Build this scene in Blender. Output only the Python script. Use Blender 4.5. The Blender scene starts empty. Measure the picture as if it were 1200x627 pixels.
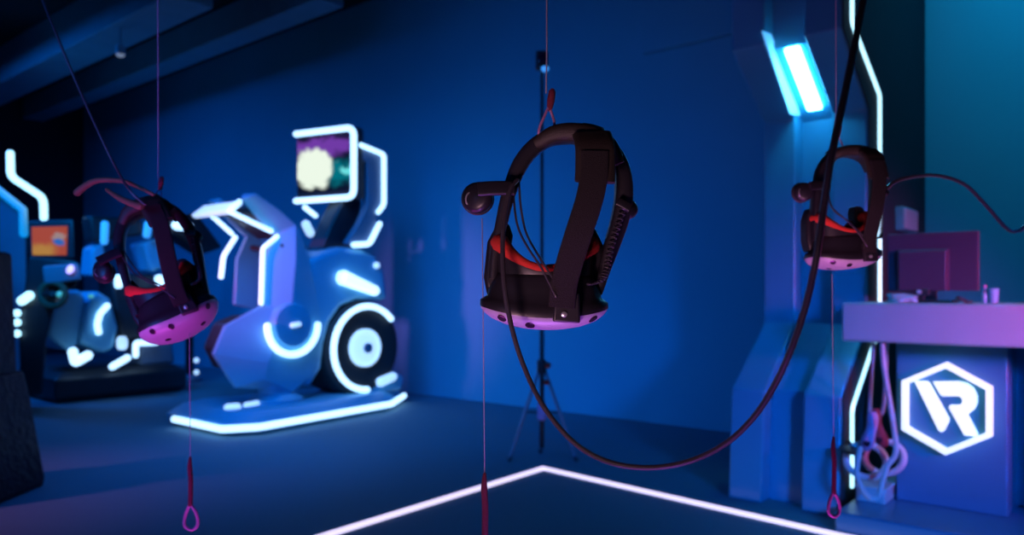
import bpy, math, random
from mathutils import Vector, Matrix
random.seed(7)
PI = math.pi
scene = bpy.context.scene
COL = scene.collection

# ------------------------------------------------------------------ camera
FPX, HORIZON, CAM_H = 900.0, 342.0, 1.2
cam_data = bpy.data.cameras.new('camera')
cam = bpy.data.objects.new('camera', cam_data)
COL.objects.link(cam)
cam.location = (0, 0, CAM_H)
cam.rotation_euler = (PI / 2, 0, 0)
cam_data.sensor_fit = 'HORIZONTAL'
cam_data.sensor_width = 36.0
cam_data.lens = 36.0 * FPX / 1200.0
cam_data.shift_y = (HORIZON - 313.5) / 1200.0
cam_data.clip_start = 0.02
cam_data.dof.use_dof = True
cam_data.dof.focus_distance = 1.06
cam_data.dof.aperture_fstop = 4.0
scene.camera = cam

# ------------------------------------------------------------------ colour management, world
vs = scene.view_settings
vs.view_transform = 'Standard'
vs.look = 'None'
vs.gamma = 1.0
vs.use_curve_mapping = False
vs.exposure = 0.0
scene.cycles.max_bounces = 6
scene.cycles.sample_clamp_indirect = 4.0
scene.cycles.use_denoising = True
world = bpy.data.worlds.new('world')
scene.world = world
world.use_nodes = True
bg = world.node_tree.nodes['Background']
bg.inputs['Color'].default_value = (0.0, 0.12, 0.5, 1)
bg.inputs['Strength'].default_value = 0.035

# ------------------------------------------------------------------ room axes: v runs right along the back wall, u runs into it
ANG = math.radians(-40)
M_ROOM = Matrix.Translation((1.26, 4.48, 0)) @ Matrix.Rotation(ANG, 4, 'Z')
M_INV = M_ROOM.inverted()
CAM_R = M_INV @ Vector((0, 0, CAM_H))
def R(v, u, z): return M_ROOM @ Vector((v, u, z))
def ray(px, py): return M_INV.to_3x3() @ Vector(((px - 600) / FPX, 1, (HORIZON - py) / FPX))
def on_v(px, py, v):
    d = ray(px, py); return CAM_R + d * ((v - CAM_R.x) / d.x)
def on_u(px, py, u):
    d = ray(px, py); return CAM_R + d * ((u - CAM_R.y) / d.y)
def on_z(px, py, z):
    d = ray(px, py); return CAM_R + d * ((z - CAM_R.z) / d.z)
def at(px, py, D):            # world point seen at a pixel, D metres ahead
    return Vector(((px - 600) / FPX * D, D, CAM_H + (HORIZON - py) / FPX * D))
def rat(px, py, D): return M_INV @ at(px, py, D)

# ------------------------------------------------------------------ lamps
def area(name, loc, target, size, power, color, spread=180, size_y=None):
    L = bpy.data.lights.new(name, 'AREA')
    L.energy = power; L.color = color; L.size = size; L.spread = math.radians(spread)
    if size_y: L.shape = 'RECTANGLE'; L.size_y = size_y
    o = bpy.data.objects.new(name, L); COL.objects.link(o)
    o.location = loc
    o.rotation_euler = (Vector(target) - Vector(loc)).to_track_quat('-Z', 'Y').to_euler()
    return o
def spot(name, loc, target, power, color, angle, blend=1.0, radius=0.2):
    L = bpy.data.lights.new(name, 'SPOT')
    L.energy = power; L.color = color; L.spot_size = math.radians(angle); L.spot_blend = blend
    L.shadow_soft_size = radius
    o = bpy.data.objects.new(name, L); COL.objects.link(o)
    o.location = loc
    o.rotation_euler = (Vector(target) - Vector(loc)).to_track_quat('-Z', 'Y').to_euler()
    return o
BLUE = (0.0, 0.2, 1.0)
TEAL = (0.0, 0.58, 1.0)
MAG = (0.8, 0.07, 0.7)
area('blue_wall_wash', (-3.2, -1.5, 2.0), (0.1, 7.7, 0.4), 2.0, 16, BLUE, 44)
area('blue_ceiling_wash', R(-3.2, -1.8, 4.6), R(-2.9, 1.98, 0.6), 3.0, 17, BLUE, 120, 1.0)
area('blue_bike_wash', R(-2.2, -2.3, 3.9), R(-4.2, 0.1, 0.9), 1.8, 29, (0.0, 0.25, 1.0), 75)
spot('blue_fill_spot', R(-3.0, -1.3, 4.4), R(-3.1, -1.7, 0), 190, (0.0, 0.19, 1.0), 44)  # unseen spot added for the blue glow on the floor before the bike
spot('blue_fill_spot', R(-4.6, -3.6, 3.8), R(-7.3, -0.3, 1.0), 950, (0.0, 0.28, 1.0), 36)  # unseen spot added to brighten the twin simulator's seat shells
area('blue_left_wash', R(-9.5, -2.4, 4.6), R(-9.0, 1.5, 0.8), 3.0, 130, BLUE, 130, 1.0)
area('beam_fill', R(-8.2, -1.2, 0.7), R(-9.5, -0.6, 4.8), 0.5, 5, (0.0, 0.3, 1.0), 90)  # unseen fill added to bring out the ceiling beams
area('teal_wall_wash', R(0.95, 0.7, 4.6), R(2.6, 1.98, 1.3), 0.5, 20, TEAL, 110, 0.3)
area('blue_front_wash', (2.1, -1.6, 2.1), R(0.95, 0.1, 0.4), 0.6, 13, BLUE, 34)
area('magenta_uplight', (0.05, 0.96, 0.12), (0.05, 1.1, 1.17), 0.4, 3.0, (0.5, 0.12, 0.95), 90)
area('magenta_uplight', (-0.68, 1.3, 0.12), (-0.65, 1.5, 1.17), 0.4, 2.6, (0.75, 0.06, 0.7), 100)
area('magenta_uplight', (0.72, 1.62, 0.12), (0.76, 1.78, 1.2), 0.3, 2.0, (0.75, 0.08, 0.8), 100)
area('pink_fill', (-0.35, 0.15, 0.75), (0.05, 1.1, 1.3), 0.25, 0.6, (1.0, 0.5, 0.62), 50)  # unseen fill added to lift the middle headset's fabric and red foam
area('pink_fill', (0.45, 0.95, 0.75), (0.76, 1.78, 1.32), 0.2, 0.5, (1.0, 0.4, 0.6), 46)  # added unseen fill on the headset by the counter
area('purple_fill', (-1.05, 0.9, 0.8), (-0.72, 1.6, 1.3), 0.2, 0.9, (0.8, 0.12, 0.9), 60)  # added unseen fill on the tilted left headset
spot('magenta_floodlight', (-5.2, 3.4, 1.5), (-2.75, 6.5, 1.3), 1300, (0.85, 0.12, 0.45), 22, radius=0.15)
spot('magenta_floodlight', (-5.6, 2.6, 3.4), (-3.7, 4.1, 0.0), 420, (0.75, 0.2, 0.5), 44, radius=0.15)
spot('magenta_floodlight', (3.6, 0.6, 1.5), (2.75, 3.5, 1.02), 760, (0.9, 0.08, 0.4), 32, radius=0.2)

# ------------------------------------------------------------------ materials
def mat(name, color, rough=0.5, metal=0.0, noise=0.0, nscale=30.0, bump=0.0, bscale=120.0, coat=0.0, spec=0.5):
    m = bpy.data.materials.new(name); m.use_nodes = True
    nt = m.node_tree; b = nt.nodes['Principled BSDF']
    b.inputs['Base Color'].default_value = (*color, 1)
    b.inputs['Roughness'].default_value = rough
    b.inputs['Metallic'].default_value = metal
    b.inputs['Coat Weight'].default_value = coat
    b.inputs['Specular IOR Level'].default_value = spec
    tc = nt.nodes.new('ShaderNodeTexCoord')
    if noise:
        n = nt.nodes.new('ShaderNodeTexNoise'); n.inputs['Scale'].default_value = nscale; n.inputs['Detail'].default_value = 4
        nt.links.new(tc.outputs['Object'], n.inputs['Vector'])
        r = nt.nodes.new('ShaderNodeMapRange')
        r.inputs['To Min'].default_value = 1 - noise; r.inputs['To Max'].default_value = 1 + noise
        nt.links.new(n.outputs['Fac'], r.inputs['Value'])
        mx = nt.nodes.new('ShaderNodeVectorMath'); mx.operation = 'SCALE'
        mx.inputs[0].default_value = color
        nt.links.new(r.outputs['Result'], mx.inputs['Scale'])
        nt.links.new(mx.outputs['Vector'], b.inputs['Base Color'])
    if bump:
        n2 = nt.nodes.new('ShaderNodeTexNoise'); n2.inputs['Scale'].default_value = bscale; n2.inputs['Detail'].default_value = 3
        nt.links.new(tc.outputs['Object'], n2.inputs['Vector'])
        bp = nt.nodes.new('ShaderNodeBump'); bp.inputs['Strength'].default_value = bump; bp.inputs['Distance'].default_value = 0.01
        nt.links.new(n2.outputs['Fac'], bp.inputs['Height']); nt.links.new(bp.outputs['Normal'], b.inputs['Normal'])
    return m
def glow(name, color, strength):
    m = bpy.data.materials.new(name); m.use_nodes = True
    b = m.node_tree.nodes['Principled BSDF']
    b.inputs['Base Color'].default_value = (0.8, 0.8, 0.8, 1)
    b.inputs['Emission Color'].default_value = (*color, 1)
    b.inputs['Emission Strength'].default_value = strength
    return m
M = dict(
    wall=mat('painted_wall', (0.05, 0.36, 0.5), 0.8, noise=0.06, nscale=2.0, bump=0.05),
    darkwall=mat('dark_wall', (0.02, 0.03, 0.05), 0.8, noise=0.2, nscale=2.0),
    ceiling=mat('black_ceiling', (0.012, 0.012, 0.016), 0.9, noise=0.3, nscale=1.5),
    beam=mat('grey_beam', (0.2, 0.36, 0.42), 0.6, noise=0.15, nscale=4),
    floor=mat('dark_carpet', (0.10, 0.19, 0.25), 0.75, noise=0.12, nscale=40, bump=0.15, bscale=300, spec=0.25),
    portal=mat('portal_paint', (0.05, 0.32, 0.5), 0.24, noise=0.04, nscale=3),
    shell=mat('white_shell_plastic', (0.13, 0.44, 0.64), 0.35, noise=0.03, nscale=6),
    darkshell=mat('dark_plastic', (0.02, 0.022, 0.03), 0.45, noise=0.2, nscale=12),
    midshell=mat('grey_blue_plastic', (0.18, 0.22, 0.3), 0.4, noise=0.06, nscale=10),
    tyre=mat('black_rubber_tyre', (0.02, 0.02, 0.022), 0.7, bump=0.2, bscale=60),
    chrome=mat('brushed_metal', (0.75, 0.77, 0.8), 0.3, metal=0.7, noise=0.05, nscale=20),
    neon=glow('neon_white_blue', (0.40, 0.68, 1.0), 2.2),
    neon_soft=glow('neon_soft', (0.42, 0.68, 1.0), 1.1),
    neon_cyan=glow('neon_cyan', (0.42, 0.82, 1.0), 2.0),
    strip=glow('floor_strip_white', (0.84, 0.72, 1.0), 1.15),
    sign=glow('sign_white', (0.68, 0.92, 1.0), 1.0),
    lamp=glow('lamp_white', (0.08, 0.56, 0.95), 28.0),
    purple_led=glow('purple_led', (0.5, 0.35, 1.0), 1.6),
    green_led=glow('green_led', (0.05, 0.35, 0.12), 0.8),
    blue_led=glow('blue_led', (0.03, 0.3, 0.9), 0.9),
    plastic=mat('black_matte_plastic', (0.018, 0.017, 0.024), 0.38, noise=0.15, nscale=40),
    fabric=mat('black_strap_fabric', (0.014, 0.011, 0.013), 0.9, noise=0.25, nscale=300, bump=0.4, bscale=900),
    pad=mat('black_leatherette', (0.03, 0.024, 0.02), 0.5, bump=0.2, bscale=600),
    faceplate=mat('blue_grey_faceplate', (0.4, 0.34, 0.48), 0.38, noise=0.05, nscale=60),
    foam=mat('red_foam', (0.62, 0.03, 0.02), 0.9, noise=0.15, nscale=200, bump=0.3, bscale=700),
    rubber=mat('cable_rubber', (0.05, 0.045, 0.06), 0.32, noise=0.1, nscale=80),
    cord=mat('nylon_cord', (0.3, 0.3, 0.42), 0.6, noise=0.2, nscale=300),
    lanyard=mat('dark_red_braid', (0.2, 0.02, 0.05), 0.7, noise=0.4, nscale=500, bump=0.4, bscale=900),
    pinkcord=mat('pink_cord', (0.55, 0.25, 0.5), 0.5, noise=0.1, nscale=200),
    lens=mat('sensor_black', (0.03, 0.015, 0.035), 0.12),
    counter=mat('counter_white_laminate', (0.6, 0.55, 0.62), 0.35, noise=0.03, nscale=8),
    panel=mat('counter_front_panel', (0.05, 0.2, 0.36), 0.35, noise=0.04, nscale=6),
    monitor=mat('monitor_casing', (0.07, 0.045, 0.09), 0.5, noise=0.05, nscale=20),
    glass=mat('clear_blue_plastic', (0.3, 0.55, 0.7), 0.15),
    pale=mat('pale_blue_plastic', (0.35, 0.55, 0.62), 0.4, noise=0.04, nscale=20),
    tealbox=mat('teal_box_plastic', (0.05, 0.3, 0.36), 0.5, noise=0.04, nscale=20),
    tan=mat('tan_strap', (0.13, 0.09, 0.05), 0.7, noise=0.2, nscale=120),
    darkfab=mat('dark_glossy_wrap', (0.022, 0.006, 0.018), 0.45, noise=0.4, nscale=18, bump=0.8, bscale=22, spec=0.2),
)

def screen_mat(name, blobs, base):
    """An emissive display picture: soft colour blobs on a base colour, placed in the panel's own UV."""
    m = bpy.data.materials.new(name); m.use_nodes = True
    nt = m.node_tree; N = nt.nodes; Lk = nt.links
    b = N['Principled BSDF']; b.inputs['Base Color'].default_value = (0.01, 0.01, 0.015, 1); b.inputs['Roughness'].default_value = 0.2
    uv = N.new('ShaderNodeUVMap')
    nz = N.new('ShaderNodeTexNoise'); nz.inputs['Scale'].default_value = 5; nz.inputs['Detail'].default_value = 3
    Lk.new(uv.outputs['UV'], nz.inputs['Vector'])
    off = N.new('ShaderNodeVectorMath'); off.operation = 'MULTIPLY_ADD'
    off.inputs[1].default_value = (0.36, 0.36, 0); 
    Lk.new(nz.outputs['Color'], off.inputs[0]); Lk.new(uv.outputs['UV'], off.inputs[2])
    cur = None
    for (cx, cy, rx, ry, col, soft) in blobs:
        mp = N.new('ShaderNodeVectorMath'); mp.operation = 'SUBTRACT'; mp.inputs[1].default_value = (cx + 0.18, cy + 0.18, 0)
        Lk.new(off.outputs['Vector'], mp.inputs[0])
        dv = N.new('ShaderNodeVectorMath'); dv.operation = 'DIVIDE'; dv.inputs[1].default_value = (rx, ry, 1)
        Lk.new(mp.outputs['Vector'], dv.inputs[0])
        fl = N.new('ShaderNodeVectorMath'); fl.operation = 'MULTIPLY'; fl.inputs[1].default_value = (1, 1, 0)
        Lk.new(dv.outputs['Vector'], fl.inputs[0])
        ln = N.new('ShaderNodeVectorMath'); ln.operation = 'LENGTH'
        Lk.new(fl.outputs['Vector'], ln.inputs[0])
        mr = N.new('ShaderNodeMapRange'); mr.interpolation_type = 'SMOOTHSTEP'
        mr.inputs['From Min'].default_value = 1 + soft; mr.inputs['From Max'].default_value = 1 - soft
        Lk.new(ln.outputs['Value'], mr.inputs['Value'])
        mx = N.new('ShaderNodeMix'); mx.data_type = 'RGBA'
        Lk.new(mr.outputs['Result'], mx.inputs['Factor'])
        if cur is None: mx.inputs['A'].default_value = (*base, 1)
        else: Lk.new(cur, mx.inputs['A'])
        mx.inputs['B'].default_value = (*col, 1)
        cur = mx.outputs['Result']
    Lk.new(cur, b.inputs['Emission Color']); b.inputs['Emission Strength'].default_value = 1.0
    return m
M['screen_sim'] = screen_mat('simulator_picture', [
    (0.45, 0.78, 0.62, 0.17, (0.16, 0.04, 0.36), 0.35),
    (0.78, 0.32, 0.28, 0.20, (0.0, 0.16, 0.2), 0.5),
    (0.90, 0.36, 0.10, 0.09, (0.15, 0.75, 0.75), 0.6),
    (0.31, 0.42, 0.34, 0.36, (0.85, 0.95, 0.8), 0.16)], (0.002, 0.004, 0.012))
M['screen_orange'] = screen_mat('orange_picture', [
    (0.25, 0.15, 0.4, 0.25, (0.42, 0.2, 0.03), 0.5),
    (0.75, 0.62, 0.22, 0.14, (0.32, 0.22, 0.2), 0.4),
    (0.75, 0.45, 0.16, 0.12, (0.02, 0.12, 0.45), 0.4)], (0.36, 0.06, 0.02))

# ------------------------------------------------------------------ mesh helpers
class G:
    """Geometry collector (verts, faces, uv of quads)."""
    def __init__(s): s.v = []; s.f = []
    def add(s, vs, fs):
        k = len(s.v); s.v += [Vector(p) for p in vs]; s.f += [tuple(i + k for i in f) for f in fs]; return s
    def box(s, a, b):
        (x0, y0, z0), (x1, y1, z1) = a, b
        return s.add([(x0,y0,z0),(x1,y0,z0),(x1,y1,z0),(x0,y1,z0),(x0,y0,z1),(x1,y0,z1),(x1,y1,z1),(x0,y1,z1)],
                     [(3,2,1,0),(4,5,6,7),(0,1,5,4),(1,2,6,5),(2,3,7,6),(3,0,4,7)])
    def rings(s, rings, close=True, cap=True):
        """Loft through equal-length loops."""
        n = len(rings[0]); vs = [p for r in rings for p in r]; fs = []
        for i in range(len(rings) - 1):
            for j in range(n if close else n - 1):
                k = (j + 1) % n
                fs.append((i*n+j, i*n+k, (i+1)*n+k, (i+1)*n+j))
        if cap:
            fs.append(tuple(range(n))[::-1]); b = (len(rings)-1)*n; fs.append(tuple(range(b, b+n)))
        return s.add(vs, fs)
    def prism_v(s, uz, v0, v1):      # outline in (u, z), extruded along v
        return s.rings([[(v0, u, z) for u, z in uz], [(v1, u, z) for u, z in uz]])
    def prism_u(s, vz, u0, u1):
        return s.rings([[(v, u0, z) for v, z in vz], [(v, u1, z) for v, z in vz]])
    def prism_z(s, vu, z0, z1):
        return s.rings([[(v, u, z0) for v, u in vu], [(v, u, z1) for v, u in vu]])
    def tube(s, path, r, n=10, closed=False, flat=None):
        P = [Vector(p) for p in path]; m = len(P)
        rr = r if isinstance(r, (list, tuple)) else [r] * m
        T = []
        for i in range(m):
            a = P[(i-1) % m] if (closed or i > 0) else P[0]; b = P[(i+1) % m] if (closed or i < m-1) else P[-1]
            T.append((b - a).normalized())
        up = Vector((0, 0, 1)) if abs(T[0].z) < 0.9 else Vector((1, 0, 0))
        nrm = (up - T[0] * up.dot(T[0])).normalized(); rings = []
        for i in range(m):
            nrm = (nrm - T[i] * nrm.dot(T[i])).normalized(); bi = T[i].cross(nrm)
            rings.append([P[i] + rr[i] * (math.cos(2*PI*j/n) * nrm + math.sin(2*PI*j/n) * bi) for j in range(n)])
        if closed:
            k = len(s.v); vs = [p for q in rings for p in q]; fs = []
            for i in range(m):
                i2 = (i+1) % m
                for j in range(n):
                    j2 = (j+1) % n; fs.append((i*n+j, i*n+j2, i2*n+j2, i2*n+j))
            return s.add(vs, fs)
        # rounded ends
        e0 = [P[0] - T[0]*rr[0]*0.6 + 0.6*(q - P[0]) for q in rings[0]]
        e1 = [P[-1] + T[-1]*rr[-1]*0.6 + 0.6*(q - P[-1]) for q in rings[-1]]
        return s.rings([e0] + rings + [e1])
    def band(s, path, side, w, t):
        """Flat rounded strap: path, side = across direction, w width(s), t thickness(es)."""
        P = [Vector(p) for p in path]; m = len(P); rings = []
        for i in range(m):
            T = (P[min(i+1, m-1)] - P[max(i-1, 0)]).normalized()
            S = Vector(side[i] if isinstance(side[0], (list, tuple, Vector)) else side)
            S = (S - T * S.dot(T)).normalized(); Nn = T.cross(S)
            W = w[i] if isinstance(w, (list, tuple)) else w; H = t[i] if isinstance(t, (list, tuple)) else t
            rings.append([P[i] + S*W*0.5*a + Nn*H*0.5*b for a, b in
                          ((-1,-.35),(-.9,-.85),(-.7,-1),(.7,-1),(.9,-.85),(1,-.35),(1,.35),(.9,.85),(.7,1),(-.7,1),(-.9,.85),(-1,.35))])
        return s.rings(rings)
    def lathe(s, prof, origin, axis, n=28):
        """prof: (radius, distance along axis)."""
        O = Vector(origin); Ax = Vector(axis).normalized()
        up = Vector((0, 0, 1)) if abs(Ax.z) < 0.9 else Vector((1, 0, 0))
        a = (up - Ax*up.dot(Ax)).normalized(); b = Ax.cross(a)
        return s.rings([[O + Ax*h + max(r, 1e-4)*(math.cos(2*PI*j/n)*a + math.sin(2*PI*j/n)*b) for j in range(n)] for r, h in prof])
    def xf(s, fn): s.v = [Vector(fn(p)) for p in s.v]; return s

MWORLD = {}
def build(name, g, material, parent=None, space='R', bevel=0.0, segs=3, smooth=35, subsurf=0):
    """ONE mesh object. space: 'R' room axes, 'W' world, 'L' already local to the parent."""
    me = bpy.data.meshes.new(name)
    pts = g.v
    if space == 'R': pts = [M_ROOM @ p for p in pts]
    base = MWORLD.get(parent) if parent else None
    if space != 'L':
        if base is None:
            n = len(pts); c = sum(pts, Vector()) / n; zmin = min(p.z for p in pts)
            base = Matrix.Translation((c.x, c.y, zmin))
        inv = base.inverted(); pts = [inv @ p for p in pts]
    elif base is None: base = Matrix.Identity(4)
    me.from_pydata([tuple(p) for p in pts], [], g.f)
    me.validate(); 
    import bmesh
    bm = bmesh.new(); bm.from_mesh(me); bmesh.ops.recalc_face_normals(bm, faces=bm.faces); bm.to_mesh(me); bm.free()
    me.polygons.foreach_set('use_smooth', [True] * len(me.polygons))
    me.set_sharp_from_angle(angle=math.radians(smooth))
    me.materials.append(material)
    o = bpy.data.objects.new(name, me); COL.objects.link(o)
    if parent: o.parent = parent
    else: o.matrix_world = base
    MWORLD[o] = base
    if bevel:
        b = o.modifiers.new('bevel', 'BEVEL'); b.width = bevel; b.segments = segs; b.limit_method = 'ANGLE'; b.angle_limit = math.radians(40)
    if subsurf:
        b = o.modifiers.new('subsurf', 'SUBSURF'); b.levels = subsurf; b.render_levels = subsurf
    return o
def uv_quad(o):
    me = o.data; ul = me.uv_layers.new(name='UVMap')
    for p in me.polygons:
        for li in p.loop_indices:
            ul.data[li].uv = ((0, 0), (1, 0), (1, 1), (0, 1))[me.loops[li].vertex_index % 4]
def thing(name, label, cat, loc, group=None, mw=None):
    o = bpy.data.objects.new(name, None); COL.objects.link(o)
    o.empty_display_size = 0.1
    m = mw if mw is not None else (Matrix.Translation(M_ROOM @ Vector(loc)) @ Matrix.Rotation(ANG, 4, 'Z'))
    o.matrix_world = m; MWORLD[o] = m
    o['label'] = label; o['category'] = cat
    if group: o['group'] = group
    return o
def tag(o, label, cat, group=None):
    o['label'] = label; o['category'] = cat
    if group: o['group'] = group
    return o
def structure(o): o['kind'] = 'structure'; return o
def smoothpath(pts, k=6, closed=False):
    P = [Vector(p) for p in pts]; out = []; n = len(P)
    rng = range(n) if closed else range(n - 1)
    for i in rng:
        if closed: a, b, c, d = P[(i-1) % n], P[i], P[(i+1) % n], P[(i+2) % n]
        else: a, b, c, d = P[max(i-1, 0)], P[i], P[i+1], P[min(i+2, n-1)]
        for j in range(k):
            t = j / k
            out.append(0.5*((2*b) + (c-a)*t + (2*a-5*b+4*c-d)*t*t + (3*b-a-3*c+d)*t**3))
    if not closed: out.append(P[-1])
    return out
def roundcorner(pts, r, k=4, closed=False):
    """Polyline with its corners rounded off."""
    P = [Vector(p) for p in pts]; out = []; n = len(P)
    for i in range(n):
        if not closed and i in (0, n-1): out.append(P[i]); continue
        a, b, c = P[(i-1) % n], P[i], P[(i+1) % n]
        d1 = min(r, (a-b).length*.45); d2 = min(r, (c-b).length*.45)
        p0 = b + (a-b).normalized()*d1; p1 = b + (c-b).normalized()*d2
        for j in range(k + 1):
            t = j/k; out.append((1-t)**2*p0 + 2*t*(1-t)*b + t*t*p1)
    return out
def superellipse(a, b, z, n=40, e=2.6, cx=0.0, cy=0.0):
    out = []
    for j in range(n):
        t = 2*PI*j/n; c, s = math.cos(t), math.sin(t)
        out.append(Vector((cx + a*math.copysign(abs(c)**(2/e), c), cy + b*math.copysign(abs(s)**(2/e), s), z(t) if callable(z) else z)))
    return out

# ================================================================== THE SETTING
CEIL = 4.85
structure(build('floor', G().box((-15.2, -6.5, -0.1), (6, 2.2, 0)), M['floor']))
structure(build('ceiling', G().box((-15.2, -6.5, CEIL), (6, 2.2, CEIL + 0.1)), M['ceiling']))
structure(build('wall_back', G().box((-14.42, 1.98, 0), (6, 2.15, CEIL)), M['wall']))
structure(build('wall_left', G().box((-14.6, -6.5, 0), (-14.42, 1.98, CEIL)), M['darkwall']))
structure(build('trim_1', G().box((-1.71, 1.93, 3.39), (0.0, 1.98, CEIL)), M['wall'], bevel=0.01))       # shallow bulkhead high on the wall
for i, (u, w, z) in enumerate(((0.9, 0.35, 4.45), (-0.4, 0.5, 4.3), (-2.0, 0.45, 4.4))):
    structure(build('trim_%d' % (i + 2), G().box((-14.4, u, z), (-5.2 - i*0.8, u + w, CEIL)), M['beam'], bevel=0.02))

# ---- the angular portal on the right: two ribs with a lit panel between
def portal_profile(du, back=1.97):
    return [(0.0+du+.045, CEIL), (0.045+du, 2.615), (0.532+du, 2.27), (0.532+du, 1.004), (0.045+du, 0.633), (0.0+du+.0, 0.0), (back, 0.0), (back, CEIL)]
t = thing('portal', 'tall blue angular portal with two ribs standing against the wall left of the counter', 'portal', (0.31, 1.0, 0))
build('rib', G().prism_v(portal_profile(0), 0.0, 0.2), M['portal'], t, bevel=0.012)
build('rib', G().prism_v(portal_profile(0), 0.42, 0.62), M['portal'], t, bevel=0.012)
build('recessed_panel', G().prism_v(portal_profile(0.13), 0.2, 0.42), M['portal'], t)
build('side_shade', G().prism_v([(p_[0] + .012, p_[1]) for p_ in portal_profile(0)[:-2]] + [(1.965, 0.0), (1.965, CEIL)], .62, .627), M['darkwall'], t)  # dark sheet added to paint the shade on the portal's right side
# lamp on the recessed panel's sloping soffit
s0, s1 = Vector((0.175, 2.615)), Vector((0.662, 2.27)); d = (s1 - s0); nn = Vector((-d.y, d.x)).normalized() * -1
def soffit(tt, out): p = s0 + d*tt + nn*out; return (p.x, p.y)
lg = G().rings([[(va, *soffit(a, o_)) for va, a in ((.265,.0),(.355,.0),(.355,.82),(.265,.82))] for o_ in (0.0, 0.03)])
o = build('soffit_lamp', lg, M['lamp'], t, bevel=0.012); o['label'] = 'bright white rectangular lamp'
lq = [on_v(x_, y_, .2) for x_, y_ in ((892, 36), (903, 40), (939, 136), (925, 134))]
o = build('side_glow', G().rings([[(v_, q_.y, q_.z) for q_ in lq] for v_ in (.2, .206)]), glow('side_glow_cyan', (0.06, 0.42, 0.85), 0.8), t, bevel=0.002); o['label'] = 'soft painted cyan glow on the inner side of the rib'  # emissive plate paints the band of lamplight on the rib
led = roundcorner([(0.632, .19, 4.8), (0.632, .19, 2.68), (0.632, .74, 2.39), (0.632, .74, 0.99), (0.632, .19, 0.556), (0.632, .19, 0.13)], 0.03)
o = build('neon_line', G().tube(led, 0.0125, 8), M['neon_cyan'], t); o['label'] = 'glowing white neon line'

# ---- floor light strip (corner of the play area)
fs = [(-1.13, -4.2), (-1.265, -0.125), (0.7, -0.325), (4.0, -0.34)]
def strip_poly(w):
    a, b, c, e = [Vector(p) for p in fs]
    return a, b, c, e
g = G()
hw = 0.026
P = [Vector((p[0], p[1], 0)) for p in fs]
ringsL = []
for i in range(4):
    T0 = (P[i] - P[i-1]).normalized() if i else (P[1]-P[0]).normalized()
    T1 = (P[i+1] - P[i]).normalized() if i < 3 else T0
    n0 = Vector((-T0.y, T0.x, 0)); n1 = Vector((-T1.y, T1.x, 0)); mm = (n0 + n1).normalized(); k = hw / max(mm.dot(n0), .3)
    ringsL.append([P[i] + mm*k + Vector((0,0,.001)), P[i] + mm*k + Vector((0,0,.012)), P[i] - mm*k + Vector((0,0,.012)), P[i] - mm*k + Vector((0,0,.001))])
tag(build('floor_light_strip', g.rings(ringsL), M['strip']), 'glowing white light strip forming a corner on the dark floor', 'light strip')

# ================================================================== THE VR MOTORBIKE SIMULATOR
VN, VF, VC = -4.12, -4.78, -4.45
t = thing('motorbike_simulator', 'large pale motorbike ride simulator with white neon lines and a lit screen', 'simulator', (VC, 0.1, 0))
half = [(-3.93, -.95), (-3.79, -.70), (-3.96, .88), (-4.32, 1.39)]
poly = half + [(2*VC - v, u) for v, u in half[::-1]]
def sc(p, k): return [(VC + (v - VC)*k, 0.1 + (u - 0.1)*k) for v, u in p]
g = G().rings([[(v, u, z) for v, u in sc(poly, k)] for z, k in ((0.0, .9), (0.045, .965), (0.10, .975), (0.185, .86), (0.19, .84))])
base = build('base_platform', g, M['shell'], t, bevel=0.008)
edge = [(-4.74, -.96, .075), (-3.945, -.955, .075), (-3.80, -.70, .075), (-3.965, .885, .075), (-4.33, 1.38, .075)]
o = build('glow_edge', G().tube(roundcorner(edge, .03), 0.03, 10), M['neon'], base); o['label'] = 'white neon tube along the edge'
a, b = on_z(288, 475, .20), on_z(345, 465, .20)
build('deck_light', G().tube([a, b], 0.026, 10), M['neon_soft'], base)
a, b = on_z(266, 478, .20), on_z(279, 477, .20)
build('deck_light', G().tube([a, b], 0.035, 10), M['neon_soft'], base)
# rear block with its lamp
g = G().prism_v([(0.72, .17), (0.80, .33), (1.12, .37), (1.24, .3), (1.2, .17)], -4.16, -4.74)
blk = build('rear_block', g, M['shell'], t, bevel=0.03)
a, b = on_v(445, 448, -4.13), on_v(461, 441, -4.13)
build('block_lamp', G().tube([a, b], [.05, .045], 12), M['neon_soft'], blk)
# pedestal
g = G().lathe([(.24, .185), (.24, .22), (.17, .27), (.15, .42), (.17, .47), (.17, .62), (.12, .66)], (-4.32, -.2, 0), (0, 0, 1))
build('pedestal', g, M['shell'], t)
# the ride's hull and the two side shells
hull = [(-.72, .70), (-.62, .5), (-.45, .54), (-.3, .42), (.05, .42), (.12, .8), (.1, 1.2), (-.1, 1.25), (-.2, 1.0), (-.45, .98), (-.62, .92)]
build('hull', G().prism_v(hull, -4.34, -4.70), M['darkshell'], t, bevel=0.03)
front = [(285,233),(303,256),(322,275),(310,302),(307,358),(264,382),(250,415),(276,455)]
crease = [(298,227),(326,247),(345,264),(345,305),(340,362),(326,395),(312,425),(308,444)]
rear = [(300,226),(330,247),(354,270),(366,307),(375,360),(380,400),(368,440),(345,461)]
def uz(p, v): q = on_v(*p, v); return q.y, q.z
VFR = -4.26
F_ = [uz(p, VFR) for p in front]; C_ = [uz(p, VN) for p in crease]; R_ = [uz(p, VN) for p in rear]
def side_shell(vf, vc, vr, vi, rows=8):
    rings = []
    for f, c, r in list(zip(F_, C_, R_))[:rows]:
        rings.append([(vf, *f), (vc, *c), (vr, *r), (vi, r[0], r[1]), (vi, c[0], c[1]), (vi, f[0], f[1])])
    return G().rings(rings)
build('side_shell', side_shell(VFR, -4.09, -4.15, -4.30), M['shell'], t, bevel=0.012, smooth=20)
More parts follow.
